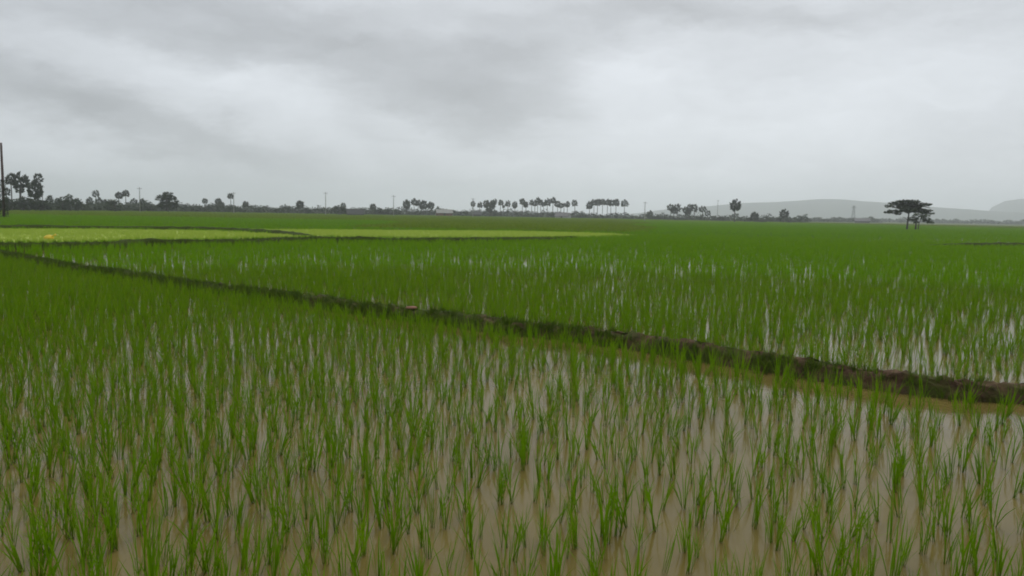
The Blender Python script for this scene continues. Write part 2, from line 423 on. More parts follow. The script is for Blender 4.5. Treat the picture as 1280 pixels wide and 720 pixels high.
def scatter(name, pts, rot, scl, idx, protos, label, cat):
    """one object of points that carries instances of the given shapes"""
    me = bpy.data.meshes.new(name); n = len(pts)
    me.vertices.add(n); me.vertices.foreach_set('co', np.asarray(pts, dtype=np.float32).ravel())
    for nm, ty, arr in (('rot', 'FLOAT_VECTOR', rot), ('scl', 'FLOAT_VECTOR', scl)):
        a = me.attributes.new(nm, ty, 'POINT'); a.data.foreach_set('vector', np.asarray(arr, dtype=np.float32).ravel())
    a = me.attributes.new('idx', 'INT', 'POINT'); a.data.foreach_set('value', np.asarray(idx, dtype=np.int32))
    me.update()
    o = obj(name, me); tag(o, label, cat, kind='stuff')
    ng = bpy.data.node_groups.new(name, 'GeometryNodeTree')
    ng.interface.new_socket('Geometry', in_out='INPUT', socket_type='NodeSocketGeometry')
    ng.interface.new_socket('Geometry', in_out='OUTPUT', socket_type='NodeSocketGeometry')
    gi, go = ng.nodes.new('NodeGroupInput'), ng.nodes.new('NodeGroupOutput')
    iop = ng.nodes.new('GeometryNodeInstanceOnPoints'); g2i = ng.nodes.new('GeometryNodeGeometryToInstance')
    for p in protos:
        oi = ng.nodes.new('GeometryNodeObjectInfo'); oi.inputs['Object'].default_value = p
        ng.links.new(oi.outputs['Geometry'], g2i.inputs[0])
    def att(nm, ty):
        n_ = ng.nodes.new('GeometryNodeInputNamedAttribute'); n_.data_type = ty; n_.inputs['Name'].default_value = nm; return n_.outputs['Attribute']
    ng.links.new(gi.outputs[0], iop.inputs['Points']); ng.links.new(g2i.outputs[0], iop.inputs['Instance'])
    iop.inputs['Pick Instance'].default_value = True
    ng.links.new(att('idx', 'INT'), iop.inputs['Instance Index'])
    e2r = ng.nodes.new('FunctionNodeEulerToRotation'); ng.links.new(att('rot', 'FLOAT_VECTOR'), e2r.inputs[0])
    ng.links.new(e2r.outputs[0], iop.inputs['Rotation']); ng.links.new(att('scl', 'FLOAT_VECTOR'), iop.inputs['Scale'])
    ng.links.new(iop.outputs[0], go.inputs[0])
    md = o.modifiers.new('instances', 'NODES'); md.node_group = ng
    return o

def field_noise(x, y, f, seed):
    r = np.random.default_rng(seed); out = 0
    for k in range(5):
        a, ph, s = r.uniform(0, math.pi), r.uniform(0, 6.28), f * r.uniform(.6, 1.8)
        out = out + np.sin((x * math.cos(a) + y * math.sin(a)) * s + ph)
    return out / 5 ** .5

def inside(poly, x, y):
    res = np.zeros(len(x), bool); j = len(poly) - 1
    for i in range(len(poly)):
        xi, yi = poly[i]; xj, yj = poly[j]
        c = ((yi > y) != (yj > y)) & (x < (xj - xi) * (y - yi) / (yj - yi + 1e-12) + xi)
        res ^= c; j = i
    return res

def grid(x0, x1, y0, y1, sp, jit):
    xs, ys = np.meshgrid(np.arange(x0, x1, sp), np.arange(y0, y1, sp))
    xs = xs + (np.arange(xs.shape[0]) % 2)[:, None] * sp * .5
    x, y = xs.ravel(), ys.ravel()
    return x + rng.normal(0, jit * sp, x.shape), y + rng.normal(0, jit * sp, y.shape)

def in_view(x, y, margin=1.2, extra=1.5):
    return (np.abs(x) < y * .64 * margin + extra) & (y > 1.0)

# transplanted clumps, near and second paddy (single clumps out to 26 m)
x, y = grid(-34, 24, 2.5, 42, .150, .25)
d = np.hypot(x, y)
by = bank_y(x)
sd_bank = (y - by) * .74                                     # rough distance to the bank line
near = sd_bank < -.52; second = sd_bank > .36
thin = field_noise(x, y, .9, 4) * .5
keep_p = np.where(near, np.clip(.74 - .095 * np.clip(x + .5, 0, 6) + .10 * thin + .06 * np.clip(-x, 0, 4) + .03 * np.clip(d - 6, 0, 6), .17, 1),
                  np.clip(.80 + .14 * thin - .06 * np.clip(x - 2, 0, 9) * (d < 19), .30, 1))
keep = in_view(x, y) & (near | (second & (d < 26))) & (rng.random(len(x)) < keep_p)
x, y, near, d = x[keep], y[keep], near[keep], d[keep]
n = len(x)
rot = np.stack([rng.normal(0, .10, n), rng.normal(0, .10, n), rng.uniform(0, 6.283, n)], 1)
s = (1 + .18 * near * np.clip((x - .5) / 2, 0, 1)) * np.clip(rng.normal(.90, .17, n), .45, 1.3) * (1 + .10 * field_noise(x, y, .5, 8)) * np.where(near, 1, 1.0)
scl = np.stack([s * rng.uniform(.85, 1.2, n), s * rng.uniform(.85, 1.2, n), s], 1)
idx = rng.integers(0, len(CLUMPS), n)
pts = np.stack([x, y, np.zeros(n)], 1)
# the 300 clumps that show largest are things of their own
px = np.array([(project((a, b, .12)) or (-999, -999)) for a, b in zip(x, y)])
vis = (px[:, 0] > -5) & (px[:, 0] < W0 + 5) & (px[:, 1] < H0 + 6) & near
order = np.argsort(np.where(vis, d, 1e9))[:300]
for i in order:
    o = obj('rice_seedling', CLUMPS[idx[i]], None, pts[i], rot[i], scl[i])
    size = 'tall full' if s[i] > 1.0 else ('middling' if s[i] > .85 else 'short thin')
    lean = math.hypot(rot[i][0], rot[i][1]); pose = 'leaning' if lean > .12 else ('upright' if lean < .06 else 'tilted')
    tag(o, f'{size} {pose} tuft of young rice in open brown water of the near paddy', 'rice plant', f'{size} {pose} rice seedlings in the near paddy')
rest = np.ones(n, bool); rest[order] = False
PC = [proto('rice_seedling_shape', m) for m in CLUMPS]
a = rest & near; b = rest & ~near
scatter('rice_plants', pts[a], rot[a], scl[a], idx[a], PC, 'thick stand of young rice filling the near paddy up to the bank', 'rice')
scatter('rice_plants', pts[b], rot[b], scl[b], idx[b], PC, 'young rice growing densely just behind the muddy earth bank', 'rice')
print('clumps', n, 'near', int(near.sum()))

# rice canopy farther off, by the square metre
PATCH = [proto('rice_patch_shape', rice_patch(900 + i)) for i in range(8)]
def far_field(x0, x1, y0, y1, sp, dmin, dmax, protos, zscale, name, label, cat, cond=None, z=0.0, sxy=None):
    x, y = grid(x0, x1, y0, y1, sp, .12); d = np.hypot(x, y)
    k = in_view(x, y, 1.18, 4) & (d >= dmin) & (d < dmax)
    if cond is not None: k &= cond(x, y)
    x, y = x[k], y[k]; n = len(x); print(name, n)
    sx = sxy or sp
    scl = np.stack([np.full(n, sx), np.full(n, sx), zscale * rng.uniform(.82, 1.15, n) * (1 + .10 * field_noise(x, y, .25, 15))], 1)
    rot = np.stack([np.zeros(n), np.zeros(n), rng.uniform(0, 6.283, n)], 1)
    scatter(name, np.stack([x, y, np.full(n, z)], 1), rot, scl, rng.integers(0, len(protos), n), protos, label, cat)

def clear_of_banks(x, y):
    ok = (y - bank_y(x)) * .74 > .75
    for poly in SEEDS: ok &= ~inside(poly, x, y)
    for line, w in ((B2, .8), (b4, .8), (b3, .9)):
        lx = np.array([p.x for p in line]); ly = np.array([p.y for p in line])
        yy = np.interp(x, lx, ly); ok &= ~((np.abs(y - yy) < w) & (x > lx.min()) & (x < lx.max()))
    return ok
far_field(-70, 70, 10, 85, 1.0, 25.5, 80, PATCH, 1.0, 'rice_field', 'even bright green rice canopy in the middle distance', 'rice', clear_of_banks)
def olive(x, y):
    u = x / np.maximum(y, 1)                                  # olive fallow beyond the seedbeds, between the two green fields
    d = np.hypot(x, y); w = field_noise(x, y, .05, 5) * .03
    return ((u + w > -.20) & (u + w < .16) & (d > 92)) | (d > np.where(u > .13, 330, 185) + 40 * field_noise(x, y, .012, 9))
far_field(-180, 180, 30, 240, 2.0, 80, 235, PATCH, 1.05, 'rice_field', 'dark green rice fields beyond the pale seedbeds', 'rice', lambda x, y: clear_of_banks(x, y) & ~olive(x, y), z=-.03)
far_field(20, 300, 180, 380, 3.2, 225, 375, PATCH, 1.1, 'rice_field', 'dark green rice reaching back to the plain behind the umbrella trees', 'rice', lambda x, y: ~olive(x, y) & (x / y > .1), z=-.03)
SEEDP = [proto('seedbed_patch_shape', rice_patch(1300 + i, 45, .15, 1.0, M_SEED, .012, (4, 6), 2, .8)) for i in range(5)]
far_field(-90, 60, 25, 125, 1.0, 20, 140, SEEDP, 1.0, 'seedbed_rice', 'short pale seedlings packed tight in the nursery beds', 'rice', lambda x, y: inside(SEEDS[0], x, y) | inside(SEEDS[1], x, y), z=.06)
SCRUBP = [proto('scrub_patch_shape', rice_patch(1500 + i, 26, .42, 1.0, M_SCRUB, .03, (5, 8), 2, 1.8)) for i in range(5)]
far_field(-380, 380, 85, 500, 3.2, 90, 480, SCRUBP, 1.0, 'rough_grass', 'olive rough grass between the rice and the distant trees', 'grass', olive, z=-.06)

# grass on the banks
def tuft(seed, h, w):
    return rice_clump(seed, (9, 15), h, 3, w, 2.6).mesh('grass_tuft', M_BANKGRASS, False, True)
TUFT = [proto('grass_tuft_shape', tuft(2000 + i, .13, .007)) for i in range(8)]
def bank_grass(line, width, height, n, dens, label, size=1.0, zmin=0.0):
    P = []
    while len(P) < n:
        i = rng.integers(0, len(line) - 1); p = line[i]
        q = project(p)
        if not q or not (-150 < q[0] < W0 + 150) or rng.random() > dens(p): continue
        a = line[i + 1] - line[i]; a.normalize(); side = Vector((a.y, -a.x, 0)); s = rng.uniform(-1, 1)
        z = max(zmin, height * (1 - abs(s) ** 2.6) - .02)
        P.append(p + side * s * width * .5 + a * rng.uniform(-.1, .1) + Vector((0, 0, z)))
    P = np.array([(p.x, p.y, p.z) for p in P]); sc = rng.uniform(.5, 1.25, n) * size
    rot = np.stack([rng.normal(0, .2, n), rng.normal(0, .2, n), rng.uniform(0, 6.283, n)], 1)
    scatter('bank_grass', P, rot, np.stack([sc, sc, sc], 1), rng.integers(0, len(TUFT), n), TUFT, label, 'grass')
bank_grass(b1_line, .60, .18, 7500, lambda p: float(np.clip(.9 - (p.x + 1) / 11.0, .22, .9)) * (0.25 + .75 * (math.sin(p.x * 2.1) + math.sin(p.x * 5.3 + 1) > -.5)), 'short dark grass growing over the bank between the paddies')
bank_grass(b2_line, .8, .31, 2600, lambda p: 1.0, 'rough dark grass on the bank before the seedbeds', 1.0)

# ------------------------------------------------------------------ palms
def palm_crown(seed, nleaf, droop=0.0):
    """crown of fan leaves, radius about 1"""
    r = random.Random(seed); mb = MB()
    for k in range(nleaf):
        u = (k + .5) / nleaf
        sz = 1.0 - 1.62 * u ** 1.05 + r.gauss(0, .06); sz = max(-.78, min(1, sz)) - droop * u
        sz = max(-.95, sz)
        az = k * 2.39996 + r.uniform(-.3, .3); ch = math.sqrt(max(0, 1 - sz * sz))
        D = Vector((math.cos(az) * ch, math.sin(az) * ch, sz)).normalized()
        L = r.uniform(.42, .58) * (1 if sz > -.4 else .85); Rf = r.uniform(.38, .48)
        hub = D * L
        side = D.cross(Vector((0, 0, 1)));
        if side.length < .1: side = Vector((1, 0, 0))
        side.normalize(); roll = r.uniform(-.8, .8); up = side.cross(D); side = side * math.cos(roll) + up * math.sin(roll); up = side.cross(D).normalized()
        mb.add([Vector((0, 0, 0)) - side * .018, Vector((0, 0, 0)) + side * .018, hub + side * .014, hub - side * .014], [(0, 1, 2, 3)])
        nr = 7; v = [hub]; f = []
        for j in range(2 * nr + 1):
            th = -1.95 + 3.9 * j / (2 * nr)
            rr = Rf * (1.0 if j % 2 == 1 else .60) * (1 - .12 * abs(th)) * r.uniform(.88, 1.1)
            v.append(hub + (D * math.cos(th) + side * math.sin(th)) * rr + up * (.16 * Rf * (1 if j % 2 else -1) - abs(math.sin(th)) * .12) + Vector((0, 0, -.10 * rr / Rf)))
        for j in range(2 * nr): f.append((0, j + 1, j + 2))
        mb.add(v, f)
    return mb.mesh('crown', M_PALM)
CROWN_FULL = [palm_crown(10 + i, 25) for i in range(5)]
CROWN_DROOP = [palm_crown(30 + i, 30, .3) for i in range(3)]
CROWN_THIN = [palm_crown(40 + i, 17) for i in range(3)]
def palm_trunk(seed):
    r = random.Random(seed); mb = MB(); cx, cy = r.uniform(-1, 1), r.uniform(-1, 1)
    pts, rad = [], []
    for i in range(9):
        u = i / 8; b = math.sin(u * math.pi)
        pts.append((cx * b * .9, cy * b * .9, u)); rad.append(1.45 - .5 * min(1, u * 5) + .18 * math.exp(-((u - .6) / .15) ** 2) - .25 * u)
    # tube built with a unit height, so radius is scaled apart from length
    v, f = [], []
    nn = 8
    for (a, b, z), rr in zip(pts, rad):
        for k in range(nn): v.append((a + rr * math.cos(2 * math.pi * k / nn), b + rr * math.sin(2 * math.pi * k / nn), z))
    for i in range(8):
        for k in range(nn): f.append((i * nn + k, i * nn + (k + 1) % nn, (i + 1) * nn + (k + 1) % nn, (i + 1) * nn + k))
    f.append(tuple(8 * nn + k for k in range(nn)))
    return mesh('trunk', v, f, M_BARK, True)
TRUNKS = [palm_trunk(i) for i in range(5)]

def palm(px, top, w, dist, label, group=None, kind='full', squash=1.0):
    dist = dist * R.uniform(.985, 1.015)
    tp = at_dist(px, top, dist); base = (tp.x, tp.y, -.06)
    rad = w / F0 * dist / 2 * 1.2; squash *= 1.2
    cz = tp.z - rad * .80 * squash + .06
    o = empty('sugar_palm', base, R.uniform(0, 6.28))
    tag(o, label, 'palm', group)
    set_ = {'full': CROWN_FULL, 'thin': CROWN_THIN, 'droop': CROWN_DROOP}[kind]
    tr = R.uniform(.15, .19)
    obj('trunk', R.choice(TRUNKS), o, (0, 0, -.1), (0, 0, 0), (tr, tr, max(.5, cz + .1)))
    obj('crown', R.choice(set_), o, (0, 0, cz), (R.gauss(0, .08), R.gauss(0, .08), R.uniform(0, 6.28)), (rad, rad, rad * squash))
    return o

LP = 'palms by the roadside grove'
palm(13, 216, 11, 300, 'tall slim sugar palm beside the vine covered pole', squash=1.2)
palm(25.3, 214.5, 18, 300, 'tallest sugar palm with the widest crown, near the vine covered pole', squash=1.0)
palm(24.5, 231, 9, 305, 'smaller sugar palm tucked under the widest palm crown')
palm(47.5, 215.5, 11, 310, 'sugar palm with ragged thin crown rising above a heavy palm', kind='thin')
palm(43.5, 225.5, 17, 296, 'stout sugar palm with a heavy drooping crown over the hedge', kind='droop', squash=1.05)
palm(7.5, 234, 9, 305, 'short thin palm right behind the vine covered pole', kind='thin')
ORD = 'first second third fourth fifth sixth seventh eighth ninth tenth eleventh twelfth thirteenth fourteenth fifteenth sixteenth seventeenth eighteenth nineteenth twentieth'.split()
def ordinal(text, q, qs, back=False):
    xs = sorted(a[0] for a in qs); k = xs.index(q[0]); k = len(xs) - 1 - k if back else k
    return text % ORD[k]
gB = 'palms around the dark round bush'; lB = 'middling sugar palm in the loose group around the dark round bush'
QS = ((112, 246, 8.5), (123.5, 246.5, 9), (131.5, 249, 8), (167, 247.5, 8.5))
for q in QS: palm(*q, 400, ordinal('middling sugar palm near the dark round bush, %s counting from the square leafy tree', q, QS), gB)
palm(119.5, 237, 8.5, 405, 'thin crowned sugar palm standing out above the bushes', kind='thin')
gB2 = 'pair of tall palms side by side'; lB2 = 'one of two tall sugar palms touching crowns beside the dark bush'
palm(148.5, 239, 8.5, 400, lB2, gB2); palm(157, 236.5, 8.5, 402, lB2, gB2)
gC = 'small palms near the wide layered tree'; lC = 'small round headed sugar palm along the hedge past the layered tree'
QS = ((256, 247, 7), (273, 247, 8), (276, 251, 8.5), (307, 250.5, 8))
for q in QS: palm(*q, 430, ordinal('small round headed sugar palm in the hedge, %s counting from the wide layered tree', q, QS), gC)
palm(288, 240.5, 7.5, 430, 'tall thin trunked palm with small crown right beside a concrete pole')
palm(375.3, 249.5, 10.5, 370, 'lone round headed sugar palm standing by itself before the low hedge')
palm(466.3, 253.5, 8.5, 420, 'short sugar palm with round head between two shrubs by the thatched shed')
gE = 'clump of palms by the pale roofed house'; lE = 'sugar palm in the close clump beside the pale roofed house'
QS = ((508.5, 249, 10.5), (517.5, 247.5, 8.5), (523, 249, 8), (529.5, 249, 11), (538.5, 251, 9.5))
for q in QS: palm(*q, 460, ordinal('sugar palm in the close clump by the pale roofed house, %s counting from that house', q, QS, True), gE, kind='droop' if q[0] in (508.5, 529.5) else 'full', squash=1.1)
palm(549.5, 259.5, 7, 520, 'low young palm rising just behind the pale roofed house', kind='thin')
palm(566, 261.5, 9.5, 515, 'squat bushy palm beside the pale roofed house', kind='thin')
gF = 'long row of palms'; lF = 'slender sugar palm in the long row between the pale roofed house and grey hut'
QS = ((591.5, 250.5, 6.5), (600, 252, 7), (626, 249, 7), (629.5, 255.5, 4), (635, 250, 7.5), (643.5, 251, 7.5), (653, 247, 8), (657.5, 251, 7), (664.5, 249, 7), (668.5, 250, 7), (672.5, 246, 7.5),
          (676, 249, 7), (679.5, 251, 6.5), (684.5, 247.5, 9), (691.5, 246, 7.5), (697, 250, 8), (701.5, 253, 6.5), (705, 253, 5), (709.5, 251, 6.5), (718.5, 249, 8))
for q in QS:
    palm(*q, 475, ordinal('slender sugar palm in the long row, %s counting from the long low dark shed', q, QS), gF, kind=R.choice(['full', 'full', 'droop']), squash=1.12)
gF2 = 'fused palms in the row'; lF2 = 'sugar palm whose crown merges with its neighbours into one dark heart shape'
QS = ((608, 249, 9), (612, 251.5, 11), (615.5, 249.5, 9), (618.5, 248, 6.5))
for q in QS: palm(*q, 470, ordinal('sugar palm in the heart shaped cluster of merged crowns, %s from the low shed', q, QS), gF2, kind='droop', squash=1.15)
gG = 'tight line of palms before the ridge'; lG = 'tall sugar palm in the tight even line before the misty ridge'
QS = ((737, 251, 9.5), (742.5, 248, 8.5), (747.5, 247.5, 8.5), (753.5, 247.5, 8), (760, 248, 8), (764, 249, 8), (770.5, 247.5, 9))
for q in QS: palm(*q, 485, ordinal('tall sugar palm in the tight even line, %s counting from the palm standing apart', q, QS, True), gG, squash=1.1)
palm(781, 249, 9.5, 480, 'tall sugar palm standing a little apart at the end of the tight palm line')
palm(812.5, 262.8, 8, 480, 'short ball headed palm close beside the concrete pole with crossarm')
gH = 'twisted palm thicket'; lH = 'sugar palm with shaggy crown in the tangled thicket over the hedge'
QS = ((839, 254, 10), (847.5, 254, 10), (843, 257.5, 10), (857.5, 257, 9.5), (862.5, 254, 9), (868, 254, 10), (860.5, 260, 8.5), (878.5, 256, 9.5), (885, 262, 8))
for q in QS: palm(*q, 440, ordinal('shaggy sugar palm in the tangled thicket, %s counting from the ball headed palm', q, QS), gH, kind=R.choice(['thin', 'full', 'thin']))
palm(919.5, 247, 14, 340, 'tall solitary sugar palm with large crown and thick trunk before the ridge', squash=1.15)
palm(943.5, 263.8, 11.5, 390, 'low thick crowned palm above a dark bush before the ridge')
palm(980.3, 260, 11.5, 390, 'solitary medium palm with heart shaped crown before the ridge')
palm(1045, 271.5, 5.5, 700, 'faint far palm on the plain near the lattice mast', kind='thin')
palm(1112, 272.5, 3.2, 950, 'tiny misty palm just beside the umbrella tree')
palm(1126.5, 274.5, 3.6, 900, 'tiny misty palm seen under the umbrella tree crown')

# ------------------------------------------------------------------ broad trees and bushes
def crown_cloud(lobes, n, size, seed, mat, flat=.5):
    r = random.Random(seed); mb = MB(); wts = [l[3] * l[4] * l[5] for l in lobes]
    cs = []
    for (cx, cy, cz, rx, ry, rz) in r.choices(lobes, wts, k=n):
        a, u = r.uniform(0, 6.283), r.uniform(-1, 1); q = math.sqrt(1 - u * u); rr = r.uniform(.55, 1.0) ** .5 * r.uniform(.9, 1.08)
        cs.append((cx + math.cos(a) * q * rx * rr, cy + math.sin(a) * q * ry * rr, cz + u * rz * rr))
    leaf_cloud(cs, flat, size, mb, r)
    return mb.mesh('crown', mat)
def bush_mesh(seed):
    r = random.Random(seed); lobes = [(0, 0, .5, .42, .42, .46)]
    for _ in range(5):
        a = r.uniform(0, 6.28); q = r.uniform(.2, .5)
        lobes.append((math.cos(a) * q * .6, math.sin(a) * q * .6, r.uniform(.3, .72), r.uniform(.16, .3), r.uniform(.16, .3), r.uniform(.15, .28)))
    return crown_cloud(lobes, 420, .085, seed, M_TREE, .8)
BUSH = [bush_mesh(60 + i) for i in range(6)]
tmb = MB(); tmb.tube([(0, 0, -.05), (.02, .01, .3), (-.02, .02, .6)], [.05, .04, .02]); tmb.tube([(.01, 0, .2), (.16, .05, .5)], [.03, .012]); tmb.tube([(.01, 0, .25), (-.13, -.08, .55)], [.03, .012])
BUSH_STEM = tmb.mesh('trunk', M_BARK, True)
def bush(px, top, w, dist, label, group=None, name='bush'):
    tp = at_dist(px, top, dist); h = tp.z + .06; wd = w / F0 * dist
    o = empty(name, (tp.x, tp.y, -.06), R.uniform(0, 6.28)); tag(o, label, 'tree' if name == 'round_tree' else 'bush', group)
    obj('crown', R.choice(BUSH), o, (0, 0, 0), (0, 0, R.uniform(0, 6.28)), (wd, wd, h))
    obj('trunk', BUSH_STEM, o, (0, 0, 0), (0, 0, 0), (wd, wd, h))
    return o
bush(62, 243, 8.5, 300, 'small round topped tree at the end of the tall hedge', name='round_tree')
bush(30, 246, 26, 292, 'broad leafy tree under the widest palm', name='round_tree')
bush(8, 245, 14, 280, 'leafy bush around the foot of the slim palm')
bush(52, 249, 26, 290, 'thick bush under the heavy drooping palm')
bush(78, 245, 17, 310, 'square shaped leafy tree in the hedge behind the brown strip', name='round_tree')
bush(86, 241.5, 11, 312, 'slightly taller flat topped tree over the square leafy tree', name='round_tree')
bush(95.5, 246, 9, 308, 'round tree at the end of the flat topped pair', name='round_tree')
bush(143.5, 248.5, 18, 330, 'dark dense round bush under the pair of tall palms')
bush(178.3, 246.8, 11, 380, 'dark egg shaped tree just behind a concrete pole', name='round_tree')
bush(190, 257, 16, 380, 'low dark bush between the egg shaped and layered trees')
bush(235, 253.5, 9, 420, 'small pale round bush past the layered tree')
gb = 'low bushes along the hedge'; lb = 'low rounded bush in the hedge among small palms'
QS = ((263, 254, 9), (245, 257, 12), (285, 257.5, 20), (327, 258.5, 9), (344, 260, 9), (355, 257.5, 5))
for q in QS: bush(*q, 430, ordinal('low rounded bush among small palms, %s counting from the wide layered tree', q, QS), gb)
bush(384.5, 258.5, 11, 390, 'low dark bush next to the lone round headed palm')
bush(424, 256, 19, 380, 'large dense bush leaning on the dark thatched shed'); bush(429, 252.5, 9, 385, 'upright shrub sticking out above the large dense bush')
bush(474, 259, 12, 420, 'lopsided shrub beside the short round headed palm'); bush(486, 261.5, 18, 420, 'rounded shrub at the foot of a concrete pole')
bush(583.5, 264.5, 6, 465, 'small round tree at the start of the long palm row', name='round_tree')
bush(619, 261.5, 7.5, 455, 'egg shaped bush under the fused palm crowns')
bush(691, 265.5, 7, 455, 'small round bush against the grey roofed hut')
bush(726, 268.5, 7, 490, 'faint bush in the gap between the two palm rows')
bush(824, 270, 12, 470, 'dark hump of bush by the ball headed palm'); bush(832.5, 267.5, 5, 480, 'tiny round bush before the shaggy palms')
bush(849, 272, 22, 430, 'low dark bush spread under the shaggy palms')
bush(903, 270.5, 17, 420, 'flat topped grey bush between shaggy palms and solitary palm')
bush(935, 272.5, 14, 400, 'low bush just past the solitary tall palm'); bush(951, 274, 20, 385, 'dark long bush under the low thick crowned palm')
bush(987, 273.5, 10, 400, 'squat square bush at the foot of the heart shaped palm')

def big_tree(name, px_base, dist, limbs, pads, mat, label, leaf, n, trunk_r, seed):
    """limbs: list of pixel polylines with radii; pads are (px, py, half w px, half h px) leaf shelves"""
    base = at_dist(px_base, 280, dist); o = empty(name, (base.x, base.y, -.06)); tag(o, label, 'tree')
    k = dist / F0; r = random.Random(seed)
    d0 = Vector((base.x, base.y, 0)).normalized(); sidev = Vector((d0.y, -d0.x, 0))
    def loc(px, py, depth=0.0):
        p = at_dist(px, py, dist); return Vector((p.x - base.x, p.y - base.y, p.z + .06)) + d0 * depth
    mb = MB()
    for line, rad, dep in limbs:
        pts = [loc(a, b_, dep * i / (len(line) - 1)) for i, (a, b_) in enumerate(line)]
        mb.tube(pts, [rad * (1 - .65 * i / (len(pts) - 1)) for i in range(len(pts))], 7)
    obj('trunk', mb.mesh('trunk', M_BARK, True), o)
    lobes = []
    for (a, b_, hw, hh, dep) in pads:
        c = loc(a, b_, dep); lobes.append((c.x, c.y, c.z, hw * k, hw * k * 1.0, hh * k))
    obj('crown', crown_cloud(lobes, n, leaf, seed, mat, .45), o)
    return o
big_tree('umbrella_tree', 1133.5, 190,
         [([(1133.5, 289), (1134.5, 278), (1136.3, 266), (1137, 258)], .23, 0), ([(1136, 267), (1128, 262), (1116, 259), (1108, 257)], .16, -1.5), ([(1136.4, 265), (1145, 260), (1155, 258), (1163, 260)], .17, 1.2),
          ([(1136.6, 262), (1131, 256), (1122, 254)], .13, 2), ([(1136.8, 261), (1146, 256), (1158, 254)], .13, -2), ([(1134.8, 275), (1131, 272.5), (1128.5, 271)], .09, 0)],
         [(1112, 257.5, 5.5, 1.7, -1), (1116, 254.5, 5, 2, 1), (1110, 265.5, 5, 1.2, 0), (1117, 264.5, 7, 2.2, 1), (1123, 266, 4, 2.4, -1), (1124, 253.5, 6, 2.6, 0), (1132, 252.3, 7, 2.4, 1), (1140, 252.2, 8, 2.0, -1), (1131, 258, 9, 3.2, 0),
          (1140, 258.5, 9, 4.2, 1), (1136, 263, 9, 2.6, -2), (1146, 262.5, 8, 3, 0), (1150, 255, 5, 2, 1), (1156, 256, 6, 1.8, 0), (1161, 255, 3, 1.2, 0), (1154, 263.5, 6, 2, 0), (1161, 263.3, 4, 1.1, 1), (1162, 267, 5.5, 1.3, 0), (1155, 265.5, 5, 1.5, -1)],
         M_TREE, 'large flat topped umbrella tree with slender leaning trunk, alone on the green field', .33, 2900, .3, 5)
big_tree('umbrella_tree', 1144.5, 193,
         [([(1144.3, 289), (1145, 280), (1145.5, 274)], .22, 0), ([(1145.4, 276), (1149, 271), (1152, 268)], .14, .5), ([(1145.4, 275), (1142, 270)], .1, -.5), ([(1147.5, 289), (1148.5, 280), (1152, 272)], .12, .8)],
         [(1141, 274, 5.5, 2.6, 0), (1146, 269.5, 5, 2.5, 0), (1157, 272, 5, 3.8, 0), (1160, 276, 5, 2.6, 0), (1163, 278.5, 4, 1.1, 0), (1153, 269, 5, 2, 1), (1145, 277.5, 3, 1.4, 0)],
         M_TREEPALE, 'smaller paler forked tree sheltering beneath the large umbrella tree', .30, 560, .2, 6)
big_tree('layered_tree', 208.5, 330,
         [([(208.5, 263), (208.8, 255), (208, 248)], .4, 0), ([(208.8, 256), (203, 250), (198, 249)], .2, 1), ([(208.6, 255), (214, 249), (218, 247)], .2, -1), ([(208.4, 251), (208, 243)], .2, 0)],
         [(210, 241.8, 6, 1.6, 0), (206, 246, 8, 2.6, 0), (212, 247, 7, 3.5, 1), (200, 249, 5, 1.6, -1), (205, 251, 5, 2.4, 0), (216, 252, 6, 4.5, 0), (210, 256, 11, 4.2, 0), (202, 258, 4, 3, 1), (219, 258, 4, 3, -1), (198, 246.8, 3, .8, 0)],
         M_TREE, 'wide dark tree with layered branches along the hedge', .6, 1300, .4, 7)

# low far tree line that reads as one mass
def treeline(px0, px1, d0, d1, hmin, hmax, label, seed, leaf=.55, per=46):
    r = random.Random(seed); mb = MB(); n = int((px1 - px0) * .75)
    lobes, cs = [], []
    for i in range(n):
        u = (i + r.random()) / n; px = px0 + (px1 - px0) * u; dd = d0 + (d1 - d0) * u + r.uniform(-12, 12)
        p = at_dist(px, 270, dd); h = r.uniform(hmin, hmax) * (1 + .35 * math.sin(px * .21 + seed) * math.sin(px * .077)); w = r.uniform(1.2, 2.6) * (1 + dd / 900)
        for _ in range(per):
            a, t = r.uniform(0, 6.283), r.random(); q = math.sqrt(r.random()) * math.sqrt(max(0, 1 - (t * .95) ** 2.4))
            cs.append((p.x + math.cos(a) * w * q, p.y + math.sin(a) * w * q, -.1 + h * t))
    leaf_cloud(cs, .8, leaf, mb, r)
    o = obj('distant_hedge', mb.mesh('distant_hedge', M_TREE)); tag(o, label, 'trees', kind='stuff')
treeline(-60, 215, 300, 400, 2.4, 4.2, 'tangled hedge of trees around the roadside palms', 1)
treeline(205, 500, 410, 450, 2.0, 4.0, 'low uneven hedge running past the small palms and thatched shed', 2)
treeline(480, 730, 470, 490, 2.0, 4.2, 'low dark hedge along the foot of the long palm row', 3)
treeline(715, 1010, 490, 450, 1.8, 3.8, 'low grey hedge before the misty ridge', 4)
treeline(960, 1100, 700, 800, 2.0, 4.0, 'faint hedge far out on the plain under the ridge', 5, .8)
treeline(1060, 1420, 1100, 1300, 2.5, 5.5, 'very faint tree strip at the foot of the ridge', 6, 1.2)
treeline(-80, 700, 1000, 1300, 4, 7, 'pale distant woodland showing over the hedges', 7, 1.4, 30)

